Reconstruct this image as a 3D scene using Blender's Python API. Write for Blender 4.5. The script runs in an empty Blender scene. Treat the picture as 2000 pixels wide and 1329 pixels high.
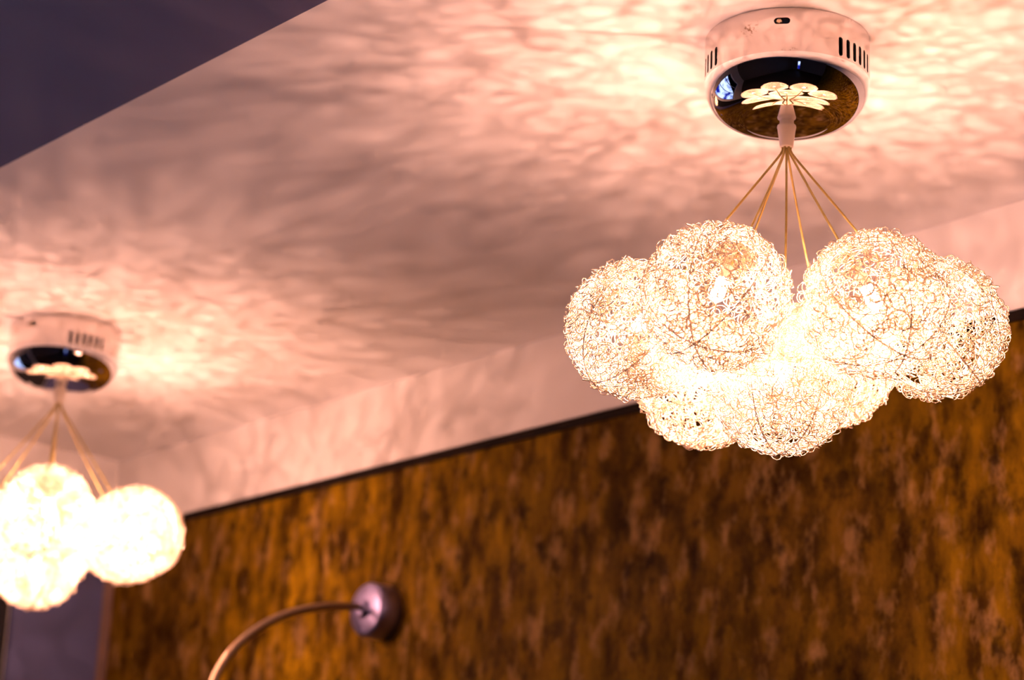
import bpy, bmesh, math, random
import numpy as np
from mathutils import Vector, Matrix

# ------------------------------------------------------------------ camera
C = bpy.context.scene.collection
CAM_Z = 1.6
R_ = Vector((0.99905, -0.012575, 0.041770))
U_ = Vector((-0.04362, -0.28803, 0.95663)); U_.normalize()
R_.normalize()
F_ = U_.cross(R_).normalized()
U_ = R_.cross(F_).normalized()
camd = bpy.data.cameras.new('camera')
cam = bpy.data.objects.new('camera', camd); C.objects.link(cam)
rot = Matrix((R_, U_, -F_)).transposed()
cam.matrix_world = Matrix.Translation((0, 0, CAM_Z)) @ rot.to_4x4()
camd.sensor_width = 36.0
camd.lens = 36.0 * 4300 / 2000
camd.clip_start = 0.05
camd.dof.use_dof = True
camd.dof.focus_distance = 1.78
camd.dof.aperture_fstop = 5.8
camd.dof.aperture_blades = 0
bpy.context.scene.camera = cam

# ------------------------------------------------------------------ view + world
sc = bpy.context.scene
sc.view_settings.view_transform = 'Standard'
sc.view_settings.look = 'None'
sc.view_settings.gamma = 1
sc.view_settings.use_curve_mapping = False
sc.view_settings.exposure = 0.0
LAMP_W = 3.5                      # power of each bulb's filament
BULB = 120.0                        # glow of the glass capsule around it
SKY = 0.25                          # strength of the dusk sky outside

world = bpy.data.worlds.new('dusk_sky'); sc.world = world
world.use_nodes = True
wn = world.node_tree; wn.nodes.clear()
wo = wn.nodes.new('ShaderNodeOutputWorld'); wb = wn.nodes.new('ShaderNodeBackground')
wtc = wn.nodes.new('ShaderNodeTexCoord'); wno = wn.nodes.new('ShaderNodeTexNoise')
wno.inputs['Scale'].default_value = 5.0; wno.inputs['Detail'].default_value = 5.0
wr = wn.nodes.new('ShaderNodeValToRGB')
wr.color_ramp.elements[0].position = 0.40; wr.color_ramp.elements[0].color = (0.05, 0.08, 1.8, 1)
wr.color_ramp.elements[1].position = 0.60; wr.color_ramp.elements[1].color = (5.0, 6.0, 10.0, 1)
wn.links.new(wtc.outputs['Generated'], wno.inputs['Vector'])
wn.links.new(wno.outputs['Fac'], wr.inputs['Fac'])
wn.links.new(wr.outputs['Color'], wb.inputs['Color'])
wb.inputs['Strength'].default_value = SKY
wn.links.new(wb.outputs[0], wo.inputs[0])

# room frame: local x = along the brown wall (away), local y = out of that wall, local z = up
ROOM = Matrix.Translation((1.3292, 1.1260, 0)) @ Matrix.Rotation(math.atan2(0.763, -0.6464), 4, 'Z')
Z_SOFFIT = 2.4006
Z_PANEL = 2.288
S_BACK = 3.013

# ------------------------------------------------------------------ materials
def new_mat(name):
    m = bpy.data.materials.new(name); m.use_nodes = True
    return m, m.node_tree, m.node_tree.nodes['Principled BSDF']

def simple(name, col, rough=0.5, metal=0.0, **kw):
    m, nt, b = new_mat(name)
    tc = nt.nodes.new('ShaderNodeTexCoord'); no = nt.nodes.new('ShaderNodeTexNoise')
    no.inputs['Scale'].default_value = kw.get('scale', 40)
    no.inputs['Detail'].default_value = 4
    mx = nt.nodes.new('ShaderNodeMix'); mx.data_type = 'RGBA'
    v = kw.get('var', 0.06)
    mx.inputs[6].default_value = (col[0]*(1-v), col[1]*(1-v), col[2]*(1-v), 1)
    mx.inputs[7].default_value = (min(1, col[0]*(1+v)), min(1, col[1]*(1+v)), min(1, col[2]*(1+v)), 1)
    nt.links.new(tc.outputs['Object'], no.inputs['Vector'])
    nt.links.new(no.outputs['Fac'], mx.inputs[0])
    nt.links.new(mx.outputs[2], b.inputs['Base Color'])
    b.inputs['Roughness'].default_value = rough
    b.inputs['Metallic'].default_value = metal
    if kw.get('bump'):
        bp = nt.nodes.new('ShaderNodeBump'); bp.inputs['Strength'].default_value = kw['bump']
        bp.inputs['Distance'].default_value = 0.002
        nt.links.new(no.outputs['Fac'], bp.inputs['Height']); nt.links.new(bp.outputs[0], b.inputs['Normal'])
    return m

M_paint = simple('white_paint', (0.86, 0.84, 0.84), 0.75, var=0.02, scale=14, bump=0.15)
M_slope = simple('sloping_face_shade', (0.25, 0.21, 0.31), 0.75, var=0.03, scale=14, bump=0.15)  # dimness of the sloping face, put into its colour as dark violet
M_shade_strip = simple('edge_shade_strip', (0.012, 0.008, 0.006), 0.6)  # near-black colour for the shadow along the brown wall's top edge
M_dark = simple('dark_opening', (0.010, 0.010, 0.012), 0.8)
M_wall = simple('dim_grey_plaster', (0.10, 0.09, 0.10), 0.8)
M_floor = simple('dark_wood_floor', (0.035, 0.022, 0.014), 0.45, scale=8, var=0.3)
M_shade_strip.node_tree.nodes['Principled BSDF'].inputs['Specular IOR Level'].default_value = 0.05
M_frame = simple('window_frame_paint', (0.25, 0.25, 0.27), 0.4)
M_inner = simple('canopy_inside', (0.012, 0.010, 0.009), 0.7)
M_grip = simple('white_plastic', (0.80, 0.76, 0.74), 0.35, var=0.02)
M_screw = simple('screw_brass', (0.80, 0.62, 0.42), 0.3, 1.0)
M_holder = simple('ceramic_holder', (0.75, 0.72, 0.66), 0.5)

# chrome, with faint smudges
def chrome(name, col, rough, smudge=0.0):
    m, nt, b = new_mat(name)
    b.inputs['Metallic'].default_value = 1.0
    b.inputs['Base Color'].default_value = (*col, 1)
    tc = nt.nodes.new('ShaderNodeTexCoord'); no = nt.nodes.new('ShaderNodeTexNoise')
    no.inputs['Scale'].default_value = 28; no.inputs['Detail'].default_value = 6
    nt.links.new(tc.outputs['Object'], no.inputs['Vector'])
    r = nt.nodes.new('ShaderNodeMapRange')
    r.inputs[1].default_value = 0.35; r.inputs[2].default_value = 0.8
    r.inputs[3].default_value = rough; r.inputs[4].default_value = rough + smudge
    nt.links.new(no.outputs['Fac'], r.inputs[0]); nt.links.new(r.outputs[0], b.inputs['Roughness'])
    return m
M_chrome = chrome('polished_chrome', (0.90, 0.90, 0.92), 0.015, 0.02)
M_sconce = chrome('wall_lamp_chrome', (0.30, 0.28, 0.52), 0.36, 0.1)
M_arm = chrome('brushed_arm_metal', (0.30, 0.22, 0.15), 0.42, 0.1)

# skirt of the canopy: chrome with speckled tarnish
def skirt_mat():
    m, nt, b = new_mat('tarnished_chrome')
    tc = nt.nodes.new('ShaderNodeTexCoord')
    n1 = nt.nodes.new('ShaderNodeTexNoise'); n1.inputs['Scale'].default_value = 420; n1.inputs['Detail'].default_value = 3
    n2 = nt.nodes.new('ShaderNodeTexNoise'); n2.inputs['Scale'].default_value = 26; n2.inputs['Detail'].default_value = 3
    for n in (n1, n2): nt.links.new(tc.outputs['Object'], n.inputs['Vector'])
    r1 = nt.nodes.new('ShaderNodeMapRange'); r1.inputs[1].default_value = 0.52; r1.inputs[2].default_value = 0.62
    r2 = nt.nodes.new('ShaderNodeMapRange'); r2.inputs[1].default_value = 0.54; r2.inputs[2].default_value = 0.64
    nt.links.new(n1.outputs['Fac'], r1.inputs[0]); nt.links.new(n2.outputs['Fac'], r2.inputs[0])
    mu = nt.nodes.new('ShaderNodeMath'); mu.operation = 'MULTIPLY'
    nt.links.new(r1.outputs[0], mu.inputs[0]); nt.links.new(r2.outputs[0], mu.inputs[1])
    mx = nt.nodes.new('ShaderNodeMix'); mx.data_type = 'RGBA'
    mx.inputs[6].default_value = (0.64, 0.60, 0.59, 1); mx.inputs[7].default_value = (0.22, 0.12, 0.06, 1)
    nt.links.new(mu.outputs[0], mx.inputs[0]); nt.links.new(mx.outputs[2], b.inputs['Base Color'])
    b.inputs['Metallic'].default_value = 1.0; b.inputs['Roughness'].default_value = 0.16
    n3 = nt.nodes.new('ShaderNodeTexNoise'); n3.inputs['Scale'].default_value = 22; n3.inputs['Detail'].default_value = 3
    nt.links.new(tc.outputs['Object'], n3.inputs['Vector'])
    bp = nt.nodes.new('ShaderNodeBump'); bp.inputs['Strength'].default_value = 0.12; bp.inputs['Distance'].default_value = 0.004
    nt.links.new(n3.outputs['Fac'], bp.inputs['Height']); nt.links.new(bp.outputs[0], b.inputs['Normal'])
    return m
M_skirt = skirt_mat()

# wire: aluminium, partly diffuse so it glows when lit from inside
def wire_mat():
    m, nt, b = new_mat('aluminium_wire')
    b.inputs['Base Color'].default_value = (0.82, 0.72, 0.58, 1)
    b.inputs['Metallic'].default_value = 0.55; b.inputs['Roughness'].default_value = 0.42
    return m
M_wire = wire_mat()

def cord_mat():
    m, nt, b = new_mat('amber_clear_cord')
    b.inputs['Base Color'].default_value = (0.40, 0.32, 0.10, 1)
    b.inputs['Roughness'].default_value = 0.3; b.inputs['Metallic'].default_value = 0.35
    return m
M_cord = cord_mat()

def bulb_mat():
    # clear glowing capsule: mostly see-through, so the filament light inside gets out
    m = bpy.data.materials.new('lit_bulb'); m.use_nodes = True
    nt = m.node_tree; nt.nodes.clear()
    out = nt.nodes.new('ShaderNodeOutputMaterial'); mx = nt.nodes.new('ShaderNodeMixShader')
    tr = nt.nodes.new('ShaderNodeBsdfTransparent'); em = nt.nodes.new('ShaderNodeEmission')
    em.inputs['Color'].default_value = (1.0, 0.50, 0.32, 1); em.inputs['Strength'].default_value = BULB
    mx.inputs[0].default_value = 0.3
    nt.links.new(tr.outputs[0], mx.inputs[1]); nt.links.new(em.outputs[0], mx.inputs[2])
    nt.links.new(mx.outputs[0], out.inputs['Surface'])
    return m
M_bulb = bulb_mat()

# rough golden brown wall covering
def brown_mat():
    m, nt, b = new_mat('rough_golden_brown_wall')
    L = nt.links
    tc = nt.nodes.new('ShaderNodeTexCoord')
    def noise(sx, sz, scale, detail=4, rough=0.55, off=0):
        mp = nt.nodes.new('ShaderNodeMapping'); mp.inputs['Scale'].default_value = (sx, 1, sz)
        mp.inputs['Location'].default_value = (off, off*2, off)
        n = nt.nodes.new('ShaderNodeTexNoise'); n.inputs['Scale'].default_value = scale
        n.inputs['Detail'].default_value = detail; n.inputs['Roughness'].default_value = rough
        L.new(tc.outputs['Object'], mp.inputs[0]); L.new(mp.outputs[0], n.inputs['Vector'])
        return n.outputs['Fac']
    def mr(x, a, c, lo=0.0, hi=1.0):
        r = nt.nodes.new('ShaderNodeMapRange'); r.inputs[1].default_value = a; r.inputs[2].default_value = c
        r.inputs[3].default_value = lo; r.inputs[4].default_value = hi
        L.new(x, r.inputs[0]); return r.outputs[0]
    def mix(f, a, c):
        x = nt.nodes.new('ShaderNodeMix'); x.data_type = 'RGBA'
        L.new(f, x.inputs[0])
        for i, v in ((6, a), (7, c)):
            if isinstance(v, tuple): x.inputs[i].default_value = (*v, 1)
            else: L.new(v, x.inputs[i])
        return x.outputs[2]
    big = noise(1.0, 0.6, 1.7, 3, 0.5, 5.3)
    streak = noise(1.0, 0.40, 34, 5, 0.6, 3)
    blot = noise(1.0, 0.7, 24, 5, 0.65, 7)
    spots = noise(1.0, 0.50, 38, 4, 0.6, 11)
    pits = noise(1.0, 0.75, 40, 4, 0.6, 17)
    base = mix(mr(streak, 0.36, 0.64), (0.038, 0.0165, 0.0005), (0.255, 0.142, 0.0026))
    dark = mix(mr(blot, 0.40, 0.64), (0.022, 0.0095, 0.0008), (0.150, 0.078, 0.0060))
    base = mix(mr(big, 0.44, 0.62), base, dark)
    base = mix(mr(spots, 0.53, 0.70, 0, 0.65), base, (0.34, 0.205, 0.075))
    base = mix(mr(pits, 0.54, 0.70, 0, 0.8), base, (0.012, 0.0055, 0.001))
    L.new(base, b.inputs['Base Color'])
    b.inputs['Roughness'].default_value = 0.62
    b.inputs['Specular IOR Level'].default_value = 0.03
    bp = nt.nodes.new('ShaderNodeBump'); bp.inputs['Strength'].default_value = 0.6; bp.inputs['Distance'].default_value = 0.004
    L.new(streak, bp.inputs['Height']); L.new(bp.outputs[0], b.inputs['Normal'])
    return m
M_brown = brown_mat()

# ------------------------------------------------------------------ helpers
def link_mesh(name, verts, faces, mat, parent=None, smooth=False, matrix=None):
    me = bpy.data.meshes.new(name)
    me.from_pydata(verts, [], faces); me.update()
    for m in (mat if isinstance(mat, (list, tuple)) else [mat]): me.materials.append(m)
    if smooth: me.polygons.foreach_set('use_smooth', [True]*len(me.polygons))
    o = bpy.data.objects.new(name, me); C.objects.link(o)
    if parent: o.parent = parent
    if matrix is not None: o.matrix_world = matrix
    return o

def boxes(name, bl, mat, matrix=None, parent=None, kind='structure', bevel=0):
    """bl: list of (x0,x1,y0,y1,z0,z1[,mat_index])"""
    bm = bmesh.new()
    for q in bl:
        x0, x1, y0, y1, z0, z1 = q[:6]
        vs = [bm.verts.new(p) for p in ((x0,y0,z0),(x1,y0,z0),(x1,y1,z0),(x0,y1,z0),(x0,y0,z1),(x1,y0,z1),(x1,y1,z1),(x0,y1,z1))]
        for f in ((3,2,1,0),(4,5,6,7),(0,1,5,4),(1,2,6,5),(2,3,7,6),(3,0,4,7)):
            fc = bm.faces.new([vs[i] for i in f]); fc.material_index = q[6] if len(q) > 6 else 0
    if bevel: bmesh.ops.bevel(bm, geom=bm.edges[:], offset=bevel, segments=2, affect='EDGES')
    me = bpy.data.meshes.new(name); bm.to_mesh(me); bm.free()
    for m in (mat if isinstance(mat, (list, tuple)) else [mat]): me.materials.append(m)
    o = bpy.data.objects.new(name, me); C.objects.link(o)
    if parent: o.parent = parent
    if matrix is not None: o.matrix_world = matrix
    if kind and not parent: o['kind'] = kind
    return o

def sweep(paths, rad, sides=4):
    """tubes along numpy polylines; returns verts, faces"""
    V, Fc, off = [], [], 0
    for P, closed in paths:
        P = np.asarray(P, float); n = len(P)
        if closed: T = np.roll(P, -1, 0) - np.roll(P, 1, 0)
        else: T = np.gradient(P, axis=0)
        T /= np.linalg.norm(T, axis=1)[:, None] + 1e-12
        ref = np.cross(T[0], [0.3, 0.5, 0.81]); ref /= np.linalg.norm(ref)
        Ns = np.zeros_like(P); N = ref
        for i in range(n):
            N = N - T[i]*N.dot(T[i]); N /= np.linalg.norm(N) + 1e-12; Ns[i] = N
        B = np.cross(T, Ns)
        rr = rad if np.ndim(rad) == 0 else np.asarray(rad)[:, None]
        a = np.arange(sides)*2*math.pi/sides
        ring = P[:, None, :] + (rr if np.ndim(rad) == 0 else rr[:, :, None])*(np.cos(a)[None, :, None]*Ns[:, None, :] + np.sin(a)[None, :, None]*B[:, None, :])
        V.extend(map(tuple, ring.reshape(-1, 3).tolist()))
        m = n if closed else n-1
        for i in range(m):
            j = (i+1) % n
            for k in range(sides):
                k2 = (k+1) % sides
                Fc.append((off+i*sides+k, off+i*sides+k2, off+j*sides+k2, off+j*sides+k))
        if not closed:
            Fc.append(tuple(off+k for k in range(sides))[::-1])
            Fc.append(tuple(off+(n-1)*sides+k for k in range(sides)))
        off += n*sides
    return V, Fc

def lathe(prof, seg=96):
    V, Fc = [], []
    rings = []
    for r, z in prof:
        if r < 1e-6: rings.append([len(V)]); V.append((0, 0, z))
        else:
            rings.append(list(range(len(V), len(V)+seg)))
            for k in range(seg):
                a = 2*math.pi*k/seg; V.append((r*math.cos(a), r*math.sin(a), z))
    for A, B in zip(rings[:-1], rings[1:]):
        for k in range(seg):
            k2 = (k+1) % seg
            if len(A) == 1 and len(B) > 1: Fc.append((A[0], B[k2], B[k]))
            elif len(B) == 1 and len(A) > 1: Fc.append((A[k], A[k2], B[0]))
            elif len(A) > 1: Fc.append((A[k], A[k2], B[k2], B[k]))
    return V, Fc

def thing(name, label, cat, loc=(0, 0, 0)):
    o = bpy.data.objects.new(name, None); C.objects.link(o)
    o.location = loc; o['label'] = label; o['category'] = cat
    o.empty_display_size = 0.05
    return o

# ------------------------------------------------------------------ room shell
T_EDGE = 0.776          # width of the dropped soffit
S0, T1 = -3.0, 4.0      # near end wall, opposite side wall
RISE, RUN = 0.39, 0.76
Z_CEIL = Z_SOFFIT + RISE

boxes('floor', [(S0-.15, S_BACK+.15, -.15, T1+.15, -0.1, 0)], M_floor, ROOM)
# soffit + sloping face + main ceiling as one painted plaster shell
cs = [(-0.15, Z_SOFFIT), (T_EDGE, Z_SOFFIT), (T_EDGE+RUN, Z_CEIL), (T1+.15, Z_CEIL), (T1+.15, Z_CEIL+.12), (-0.15, Z_CEIL+.12)]
V = [(s, t, z) for s in (S0-.15, S_BACK+.15) for t, z in cs]
nC = len(cs)
Fc = [tuple(range(nC)), tuple(range(2*nC-1, nC-1, -1))] + [(i, i+nC, (i+1) % nC+nC, (i+1) % nC) for i in range(nC)]
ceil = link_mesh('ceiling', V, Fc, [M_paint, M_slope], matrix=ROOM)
ceil.data.polygons[3].material_index = 1        # the sloping face gets the colour with its shade put in; ceil['kind'] = 'structure'

# brown wall with the painted strip above it
boxes('wall_right', [(S0-.15, S_BACK+.15, -.15, -0.006, 0, Z_PANEL, 0), (S0-.15, S_BACK+.15, -.15, 0.0, Z_PANEL, Z_SOFFIT, 1)],
      [M_brown, M_paint], ROOM)
boxes('shade_strip_1', [(S0, S_BACK, -0.0065, -0.0025, Z_PANEL-0.011, Z_PANEL)], M_shade_strip, ROOM)  # dark strip added in place of the shadow below the painted strip
# back wall: painted pier in the corner, dark door opening, lintel, then a window
D0, D1, ZD = 0.162, 0.55, 2.22
W0, W1, WZ0, WZ1 = 0.70, 2.7, 0.7, 2.24
boxes('wall_back', [
    (S_BACK, S_BACK+.15, -.15, D0, 0, Z_CEIL), (S_BACK, S_BACK+.15, D0, D1, ZD, Z_CEIL),
    (S_BACK, S_BACK+.15, D1, W0, 0, Z_CEIL), (S_BACK, S_BACK+.15, W0, W1, WZ1, Z_CEIL),
    (S_BACK, S_BACK+.15, W0, W1, 0, WZ0), (S_BACK, S_BACK+.15, W1, T1+.15, 0, Z_CEIL)], M_paint, ROOM)
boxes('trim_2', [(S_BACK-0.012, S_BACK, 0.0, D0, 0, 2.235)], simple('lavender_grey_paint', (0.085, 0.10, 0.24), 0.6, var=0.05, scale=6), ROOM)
boxes('trim_3', [(S_BACK-0.016, S_BACK-0.012, -0.004, 0.012, 0, 2.235)], simple('brown_corner_bead', (0.20, 0.13, 0.11), 0.5), ROOM)
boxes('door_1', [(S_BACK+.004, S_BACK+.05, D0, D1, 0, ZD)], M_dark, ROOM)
# opposite side wall
boxes('wall_left', [(S0-.15, S_BACK+.15, T1, T1+.15, 0, Z_CEIL)], M_wall, ROOM)
# wall behind the camera with a narrow lit window
FW = (2.85, 3.25, 0.3, 2.1)
boxes('wall_front', [
    (S0-.15, S0, -.15, FW[0], 0, Z_CEIL), (S0-.15, S0, FW[1], T1+.15, 0, Z_CEIL),
    (S0-.15, S0, FW[0], FW[1], 0, FW[2]), (S0-.15, S0, FW[0], FW[1], FW[3], Z_CEIL)], M_wall, ROOM)

def pane_mat():
    m = bpy.data.materials.new('window_glass'); m.use_nodes = True
    nt = m.node_tree; nt.nodes.clear()
    out = nt.nodes.new('ShaderNodeOutputMaterial'); mx = nt.nodes.new('ShaderNodeMixShader')
    fr = nt.nodes.new('ShaderNodeFresnel'); fr.inputs['IOR'].default_value = 1.45
    tr = nt.nodes.new('ShaderNodeBsdfTransparent'); gl = nt.nodes.new('ShaderNodeBsdfGlossy')
    gl.inputs['Roughness'].default_value = 0.01
    tr.inputs['Color'].default_value = (0.93, 0.96, 0.97, 1)
    nt.links.new(fr.outputs[0], mx.inputs[0]); nt.links.new(tr.outputs[0], mx.inputs[1])
    nt.links.new(gl.outputs[0], mx.inputs[2]); nt.links.new(mx.outputs[0], out.inputs['Surface'])
    return m
M_pane = pane_mat()

def win(name, axis, c, a0, a1, z0, z1, nb):
    fr = 0.035; bl = []
    def q(a, b_, za, zb):
        bl.append((a, b_, c+.05, c+.10, za, zb) if axis == 't' else (c+.05, c+.10, a, b_, za, zb))
    q(a0, a1, z0, z0+fr); q(a0, a1, z1-fr, z1)
    for i in range(nb+1):
        x = a0 + (a1-a0-fr)*i/nb; q(x, x+fr, z0+fr, z1-fr)
    w = boxes(name, bl, M_frame, ROOM)
    pb = (a0, a1, c+.073, c+.077, z0, z1) if axis == 't' else (c+.073, c+.077, a0, a1, z0, z1)
    boxes('pane', [pb], M_pane, ROOM, parent=w)
win('window_1', 's', S_BACK, W0, W1, WZ0, WZ1, 3)
win('window_2', 's', S0-.15, FW[0], FW[1], FW[2], FW[3], 1)

# ------------------------------------------------------------------ wire balls
BALL_R = 0.0595
def ball_mesh(seed):
    rng = np.random.default_rng(seed)
    paths = []
    per = 11
    for c in range(34):
        ax = rng.normal(size=3); ax /= np.linalg.norm(ax)
        e1 = np.cross(ax, rng.normal(size=3)); e1 /= np.linalg.norm(e1); e2 = np.cross(ax, e1)
        tilt = rng.uniform(-0.9, 0.9)              # small circles as well as great circles
        rc = math.cos(tilt); nl = max(14, int(37*rc)); N = nl*per
        a = np.linspace(0, 2*math.pi, N, endpoint=False)
        base = rc*(np.cos(a)[:, None]*e1 + np.sin(a)[:, None]*e2) + math.sin(tilt)*ax
        tang = -np.sin(a)[:, None]*e1 + np.cos(a)[:, None]*e2
        side = np.cross(base, tang)
        ph = a*nl + rng.uniform(0, 6.28)
        def wob(amt):
            return amt*(np.sin(a*rng.integers(5, 12) + rng.uniform(0, 6)) + np.sin(a*rng.integers(12, 23) + rng.uniform(0, 6)))
        amp = 0.0059*(1 + wob(0.16))
        lean = 0.9*wob(0.6)                        # how far each curl stands out of the surface
        drift = wob(0.0022)
        rad = BALL_R - 0.0034 + amp*0.80*np.sin(ph)*np.sin(lean + 0.7)
        P = base*rad[:, None] + (amp*np.cos(ph))[:, None]*tang + (amp*np.sin(ph)*np.cos(lean*0.8) + drift)[:, None]*side
        paths.append((P, True))
    v, f = sweep(paths, 0.00042, 4)
    # seam wires from pole to pole, gathered at the bottom
    seams = []
    for k in range(3):
        a0 = k*math.pi/3 + rng.uniform(-.1, .1)
        a = np.linspace(0, 2*math.pi, 90, endpoint=False)
        d = np.array([math.cos(a0), math.sin(a0), 0])
        P = (np.sin(a)[:, None]*d + np.cos(a)[:, None]*np.array([0, 0, 1.0]))*(BALL_R-0.0012)
        for q in (0, math.pi):
            w = 0.0006
            sd = np.cross(d, [0, 0, 1.0])
            Q = P + (w*np.cos(a*55+q))[:, None]*sd + (w*np.sin(a*55+q))[:, None]*P/np.linalg.norm(P, axis=1)[:, None]
            seams.append((Q, True))
    v2, f2 = sweep(seams, 0.00042, 4)
    o = len(v)
    v += v2; f += [tuple(i+o for i in x) for x in f2]
    me = bpy.data.meshes.new('wire_ball_shade')
    me.from_pydata(v, [], f); me.update(); me.materials.append(M_wire)
    me.polygons.foreach_set('use_smooth', [True]*len(me.polygons))
    return me
BALLS = [ball_mesh(s) for s in (3, 8, 21)]

# capsule bulb (local +z towards the cord) and its holder
bp = [(0, -0.0125)] + [(0.0056*math.sin(x), -0.0069-0.0056*math.cos(x)) for x in (0.4, 0.8, 1.2, 1.57)] + [(0.0056, 0.008), (0.0046, 0.010), (0, 0.0105)]
bv, bf = lathe(bp, 20)
ME_bulb = bpy.data.meshes.new('bulb'); ME_bulb.from_pydata(bv, [], bf); ME_bulb.materials.append(M_bulb)
ME_bulb.polygons.foreach_set('use_smooth', [True]*len(ME_bulb.polygons))
hp = [(0, 0.0106), (0.0056, 0.0106), (0.0060, 0.012), (0.0060, 0.024), (0.0040, 0.027), (0.0016, 0.030), (0, 0.030)]
hv, hf = lathe(hp, 24)
ME_hold = bpy.data.meshes.new('bulb_holder'); ME_hold.from_pydata(hv, [], hf); ME_hold.materials.append(M_holder)

# ------------------------------------------------------------------ canopy
def boolean_cut(obj, cutters):
    for c in cutters:
        md = obj.modifiers.new('cut', 'BOOLEAN'); md.object = c; md.operation = 'DIFFERENCE'; md.solver = 'EXACT'
    bpy.context.view_layer.update()
    dg = bpy.context.evaluated_depsgraph_get()
    me = bpy.data.meshes.new_from_object(obj.evaluated_get(dg))
    obj.modifiers.clear(); obj.data = me
    for c in cutters: bpy.data.objects.remove(c, do_unlink=True)

def stadium_cutter(phis, z0, z1, w, horiz=False):
    """radial stadium-shaped cutters in the canopy frame; phi=0 faces -y, positive towards +x"""
    V, Fc = [], []
    for ph in phis:
        dx, dy = math.sin(ph), -math.cos(ph)
        tx, ty = math.cos(ph), math.sin(ph)
        pts = []; n = 8; r = (z1-z0)/2 if horiz else w/2
        for k in range(n+1):
            a = math.pi*k/n
            if horiz: pts.append((w/2-r+r*math.sin(a), (z0+z1)/2+r*math.cos(a)))
            else: pts.append((r*math.cos(a), z1-r+r*math.sin(a)))
        for k in range(n+1):
            a = math.pi*k/n
            if horiz: pts.append((-w/2+r-r*math.sin(a), (z0+z1)/2-r*math.cos(a)))
            else: pts.append((-r*math.cos(a), z0+r-r*math.sin(a)))
        o = len(V); m = len(pts)
        for rad in (0.062, 0.078):
            for x, z in pts: V.append((dx*rad+tx*x, dy*rad+ty*x, z))
        Fc.append(tuple(range(o, o+m))[::-1]); Fc.append(tuple(range(o+m, o+2*m)))
        for k in range(m):
            k2 = (k+1) % m; Fc.append((o+k, o+k2, o+m+k2, o+m+k))
    c = link_mesh('cutter', V, Fc, M_inner)
    bm = bmesh.new(); bm.from_mesh(c.data); bmesh.ops.recalc_face_normals(bm, faces=bm.faces); bm.to_mesh(c.data); bm.free()
    return c

CR = 0.0702
prof = [(CR-0.0016, -0.0004), (CR, -0.0004), (CR, -0.0105), (CR, -0.0395)]
nq = 14
for k in range(1, nq+1):
    a = math.pi/2*k/nq
    prof.append((0.040 + (CR-0.040)*math.cos(a)**0.9, -0.0395 - 0.0330*math.sin(a)**1.05))
prof += [(0.0385, -0.0732), (0.036, -0.0736), (0.0, -0.0740)]
inner = [(0.0, -0.0722), (0.034, -0.0718), (0.040, -0.0705)]
for k in range(nq-1, 0, -1):
    a = math.pi/2*k/nq
    inner.append((0.0385 + (CR-0.0016-0.0385)*math.cos(a)**0.9, -0.0390 - 0.0315*math.sin(a)**1.05))
inner.append((CR-0.0016, -0.039)); inner.append((CR-0.0016, -0.0004))
cv, cf = lathe(prof + inner, 128)
can = link_mesh('canopy', cv, cf, [M_skirt, M_chrome, M_inner], smooth=True)
bm = bmesh.new(); bm.from_mesh(can.data)
bmesh.ops.remove_doubles(bm, verts=bm.verts, dist=1e-6)
bmesh.ops.recalc_face_normals(bm, faces=bm.faces); bm.to_mesh(can.data); bm.free()
rd = math.radians
cut1 = stadium_cutter([rd(39+6.95*i) for i in range(6)] + [rd(-58-6.95*i) for i in range(6)] + [rd(140+6.95*i) for i in range(6)], -0.0375, -0.0205, 0.0042)
cut2 = stadium_cutter([rd(-3.5), rd(176)], -0.0152, -0.0095, 0.0135, True)
boolean_cut(can, [cut1, cut2])
# materials by position
for p in can.data.polygons:
    c = p.center; rr = math.hypot(c.x, c.y)
    nr = p.normal.x*c.x + p.normal.y*c.y
    if (c.z > -0.0400 and nr < 0.001*rr) or (c.z <= -0.04 and p.normal.z > 0.05) : p.material_index = 2
    elif c.z < -0.0400: p.material_index = 1
    else: p.material_index = 0
    p.use_smooth = True
try: can.data.set_sharp_from_angle(angle=math.radians(38))
except Exception: pass
ME_can = can.data; bpy.data.objects.remove(can, do_unlink=True)

# cord grip: tapered upper part, nut edge, tapered lower part
gv, gf = lathe([(0, -0.0738), (0.0060, -0.0738), (0.0062, -0.0760), (0.0079, -0.0775), (0.0081, -0.0790), (0.0077, -0.0805), (0.0056, -0.0965), (0.0050, -0.0972), (0, -0.0972)], 40)
ME_grip = bpy.data.meshes.new('cord_grip'); ME_grip.from_pydata(gv, [], gf); ME_grip.materials.append(M_grip)
ME_grip.polygons.foreach_set('use_smooth', [True]*len(ME_grip.polygons))
# screw
sv, sf = lathe([(0, 0.0014), (0.0016, 0.0013), (0.0026, 0.0006), (0.0027, -0.003), (0, -0.003)], 24)
screw = link_mesh('screw', sv, sf, M_screw, smooth=True)
cb2 = boxes('cutter', [(-0.0003, 0.0003, -0.0016, 0.0016, 0.0004, 0.002)], M_inner)
boolean_cut(screw, [cb2])
ME_screw = screw.data; bpy.data.objects.remove(screw, do_unlink=True)

def part(name, me, parent, matrix=None):
    o = bpy.data.objects.new(name, me); C.objects.link(o); o.parent = parent
    if matrix is not None: o.matrix_local = matrix
    return o

LIGHT = bpy.data.lights.new('filament_light', 'POINT')
LIGHT.energy = LAMP_W; LIGHT.shadow_soft_size = 0.0015; LIGHT.color = (1.0, 0.475, 0.345)

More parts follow.
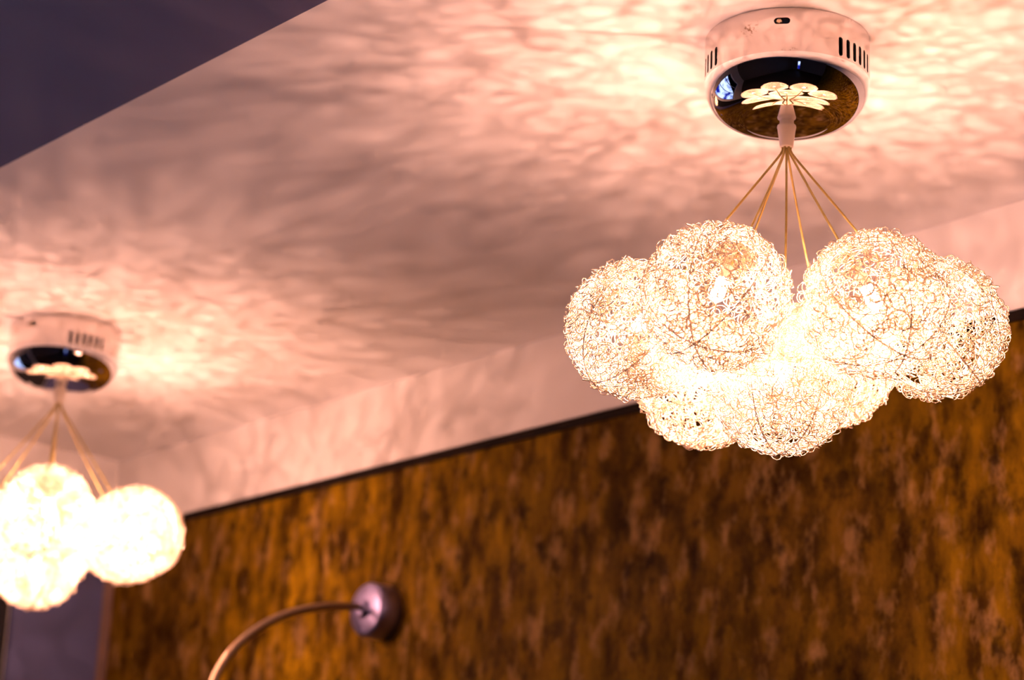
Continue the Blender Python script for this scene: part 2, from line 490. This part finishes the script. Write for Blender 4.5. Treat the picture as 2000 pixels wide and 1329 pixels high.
def make_lamp(loc, label, group, yaw, balls, seed):
    rng = np.random.default_rng(seed)
    t = thing('pendant_lamp', label, 'lamp', loc); t['group'] = group
    cn = part('canopy', ME_can, t, Matrix.Rotation(yaw, 4, 'Z'))
    ph = rd(-5.5)
    sm = Matrix.Translation((math.sin(ph)*CR*0.985, -math.cos(ph)*CR*0.985, -0.01235)) @ Matrix.Rotation(ph, 4, 'Z') @ Matrix.Rotation(math.pi/2, 4, 'X')
    part('screw', ME_screw, cn, sm)
    part('cord_grip', ME_grip, t)
    top = Vector((0, 0, -0.0965))
    for i, b in enumerate(balls):
        c = Vector(b); d = (top - c).normalized()
        q = Vector((0, 0, 1)).rotation_difference(d).to_matrix().to_4x4()
        spin = Matrix.Rotation(rng.uniform(0, 6.28), 4, 'Z')
        sh = part('wire_ball_shade', BALLS[i % 3], t, Matrix.Translation(c) @ q @ spin)
        part('bulb', ME_bulb, sh, Matrix.Translation((0, 0, 0.008)))
        lo = bpy.data.objects.new('filament_light', LIGHT); C.objects.link(lo); lo.parent = sh
        lo.matrix_local = Matrix.Translation((0, 0, 0.005))
        part('bulb_holder', ME_hold, sh, Matrix.Translation((0, 0, 0.008)))
        # cord: tight bundle at the grip, then straight to the holder
        end = c + d*0.036
        flat = Vector((d.x, d.y, 0)); k = -1.0
        st = top + Vector((-d.x, -d.y, 0))*0.0055 + Vector((0, 0, 0.002))
        st2 = st + Vector((0, 0, -0.007))
        L = (end - st2)
        bend = Vector((rng.uniform(-1, 1), rng.uniform(-1, 1), 0))*0.0022
        pts = []
        for u in np.linspace(0, 1, 5): pts.append(st.lerp(st2, u))
        for u in np.linspace(0.04, 1, 26): pts.append(st2 + L*u + bend*math.sin(math.pi*u) )
        P = np.array([tuple(p) for p in pts])
        P[3:-3] = (P[2:-4] + P[3:-3] + P[4:-2])/3
        v, f = sweep([(P, False)], 0.00105, 8)
        link_mesh('cord', v, f, M_cord, t, smooth=True)
    return t

near = [(-0.0665, -0.0950, -0.2635), (0.0590, -0.0930, -0.2640), (-0.1227, 0.0058, -0.2620), (0.1250, 0.0025, -0.2512),
        (-0.0024, 0.0080, -0.3039), (-0.0570, 0.1120, -0.2740), (0.0532, 0.1172, -0.2504)]
far = [(0.0196, -0.0943, -0.2591), (0.1165, -0.0245, -0.2655), (0.0830, 0.0942, -0.2480), (-0.0094, 0.0067, -0.2996),
       (-0.1030, -0.0385, -0.2538), (-0.1217, 0.0879, -0.2574), (-0.0212, 0.1289, -0.2547)]
GR = 'wire ball cluster lamps on the ceiling'
c1 = Vector((0.2252, 1.7360, Z_SOFFIT)); c2 = Vector((-0.5700, 2.7009, Z_SOFFIT))
face1 = math.atan2(-c1.x, c1.y) ; face2 = math.atan2(-c2.x, c2.y)
make_lamp(c1, 'large sharp pendant lamp with seven glowing wire balls below a chrome canopy, nearest the viewer', GR, face1, near, 1)
make_lamp(c2, 'smaller out-of-focus pendant lamp with glowing wire balls cut by the left picture edge', GR, face2 + rd(-34), far, 2)

# ------------------------------------------------------------------ wall lamp
WL_S, WL_Z = 2.2953, 2.0845
wl_m = ROOM @ Matrix.Translation((WL_S, -0.006, WL_Z))
wl = thing('wall_lamp', 'chrome wall lamp with a round mount and thin curved arm on the brown wall', 'lamp', wl_m.translation)
wl.rotation_euler = (0, 0, math.atan2(0.763, -0.6464))
# local y points out of the wall
mv, mf = lathe([(0, 0), (0.0350, 0), (0.0358, 0.002), (0.0358, 0.030), (0.0335, 0.0335), (0.030, 0.035), (0.012, 0.0362), (0.0115, 0.040), (0.0085, 0.043), (0, 0.043)], 64)
mv = [(x, z, y) for x, y, z in mv]; mf = [tuple(reversed(f)) for f in mf]
mo = link_mesh('wall_mount', mv, mf, M_sconce, wl, smooth=True)
try: mo.data.set_sharp_from_angle(angle=math.radians(40))
except Exception: pass
arm = np.array([(0.040, 2.0860), (0.065, 2.0835), (0.089, 2.0797), (0.1208, 2.0718), (0.1519, 2.0607), (0.1821, 2.0447), (0.2112, 2.0232),
                (0.2321, 2.0013), (0.2453, 1.9806), (0.2525, 1.9647), (0.2575, 1.945), (0.2600, 1.922), (0.2600, 1.895)])
tt = np.linspace(0, len(arm)-1, 70); ii = np.arange(len(arm))
P = np.stack([np.zeros(70), np.interp(tt, ii, arm[:, 0])+0.006, np.interp(tt, ii, arm[:, 1])-WL_Z], 1)
for _ in range(6): P[1:-1] = (P[:-2]+2*P[1:-1]+P[2:])/4
v, f = sweep([(P, False)], np.linspace(0.0050, 0.0064, 70), 14)
link_mesh('curved_arm', v, f, M_arm, wl, smooth=True)
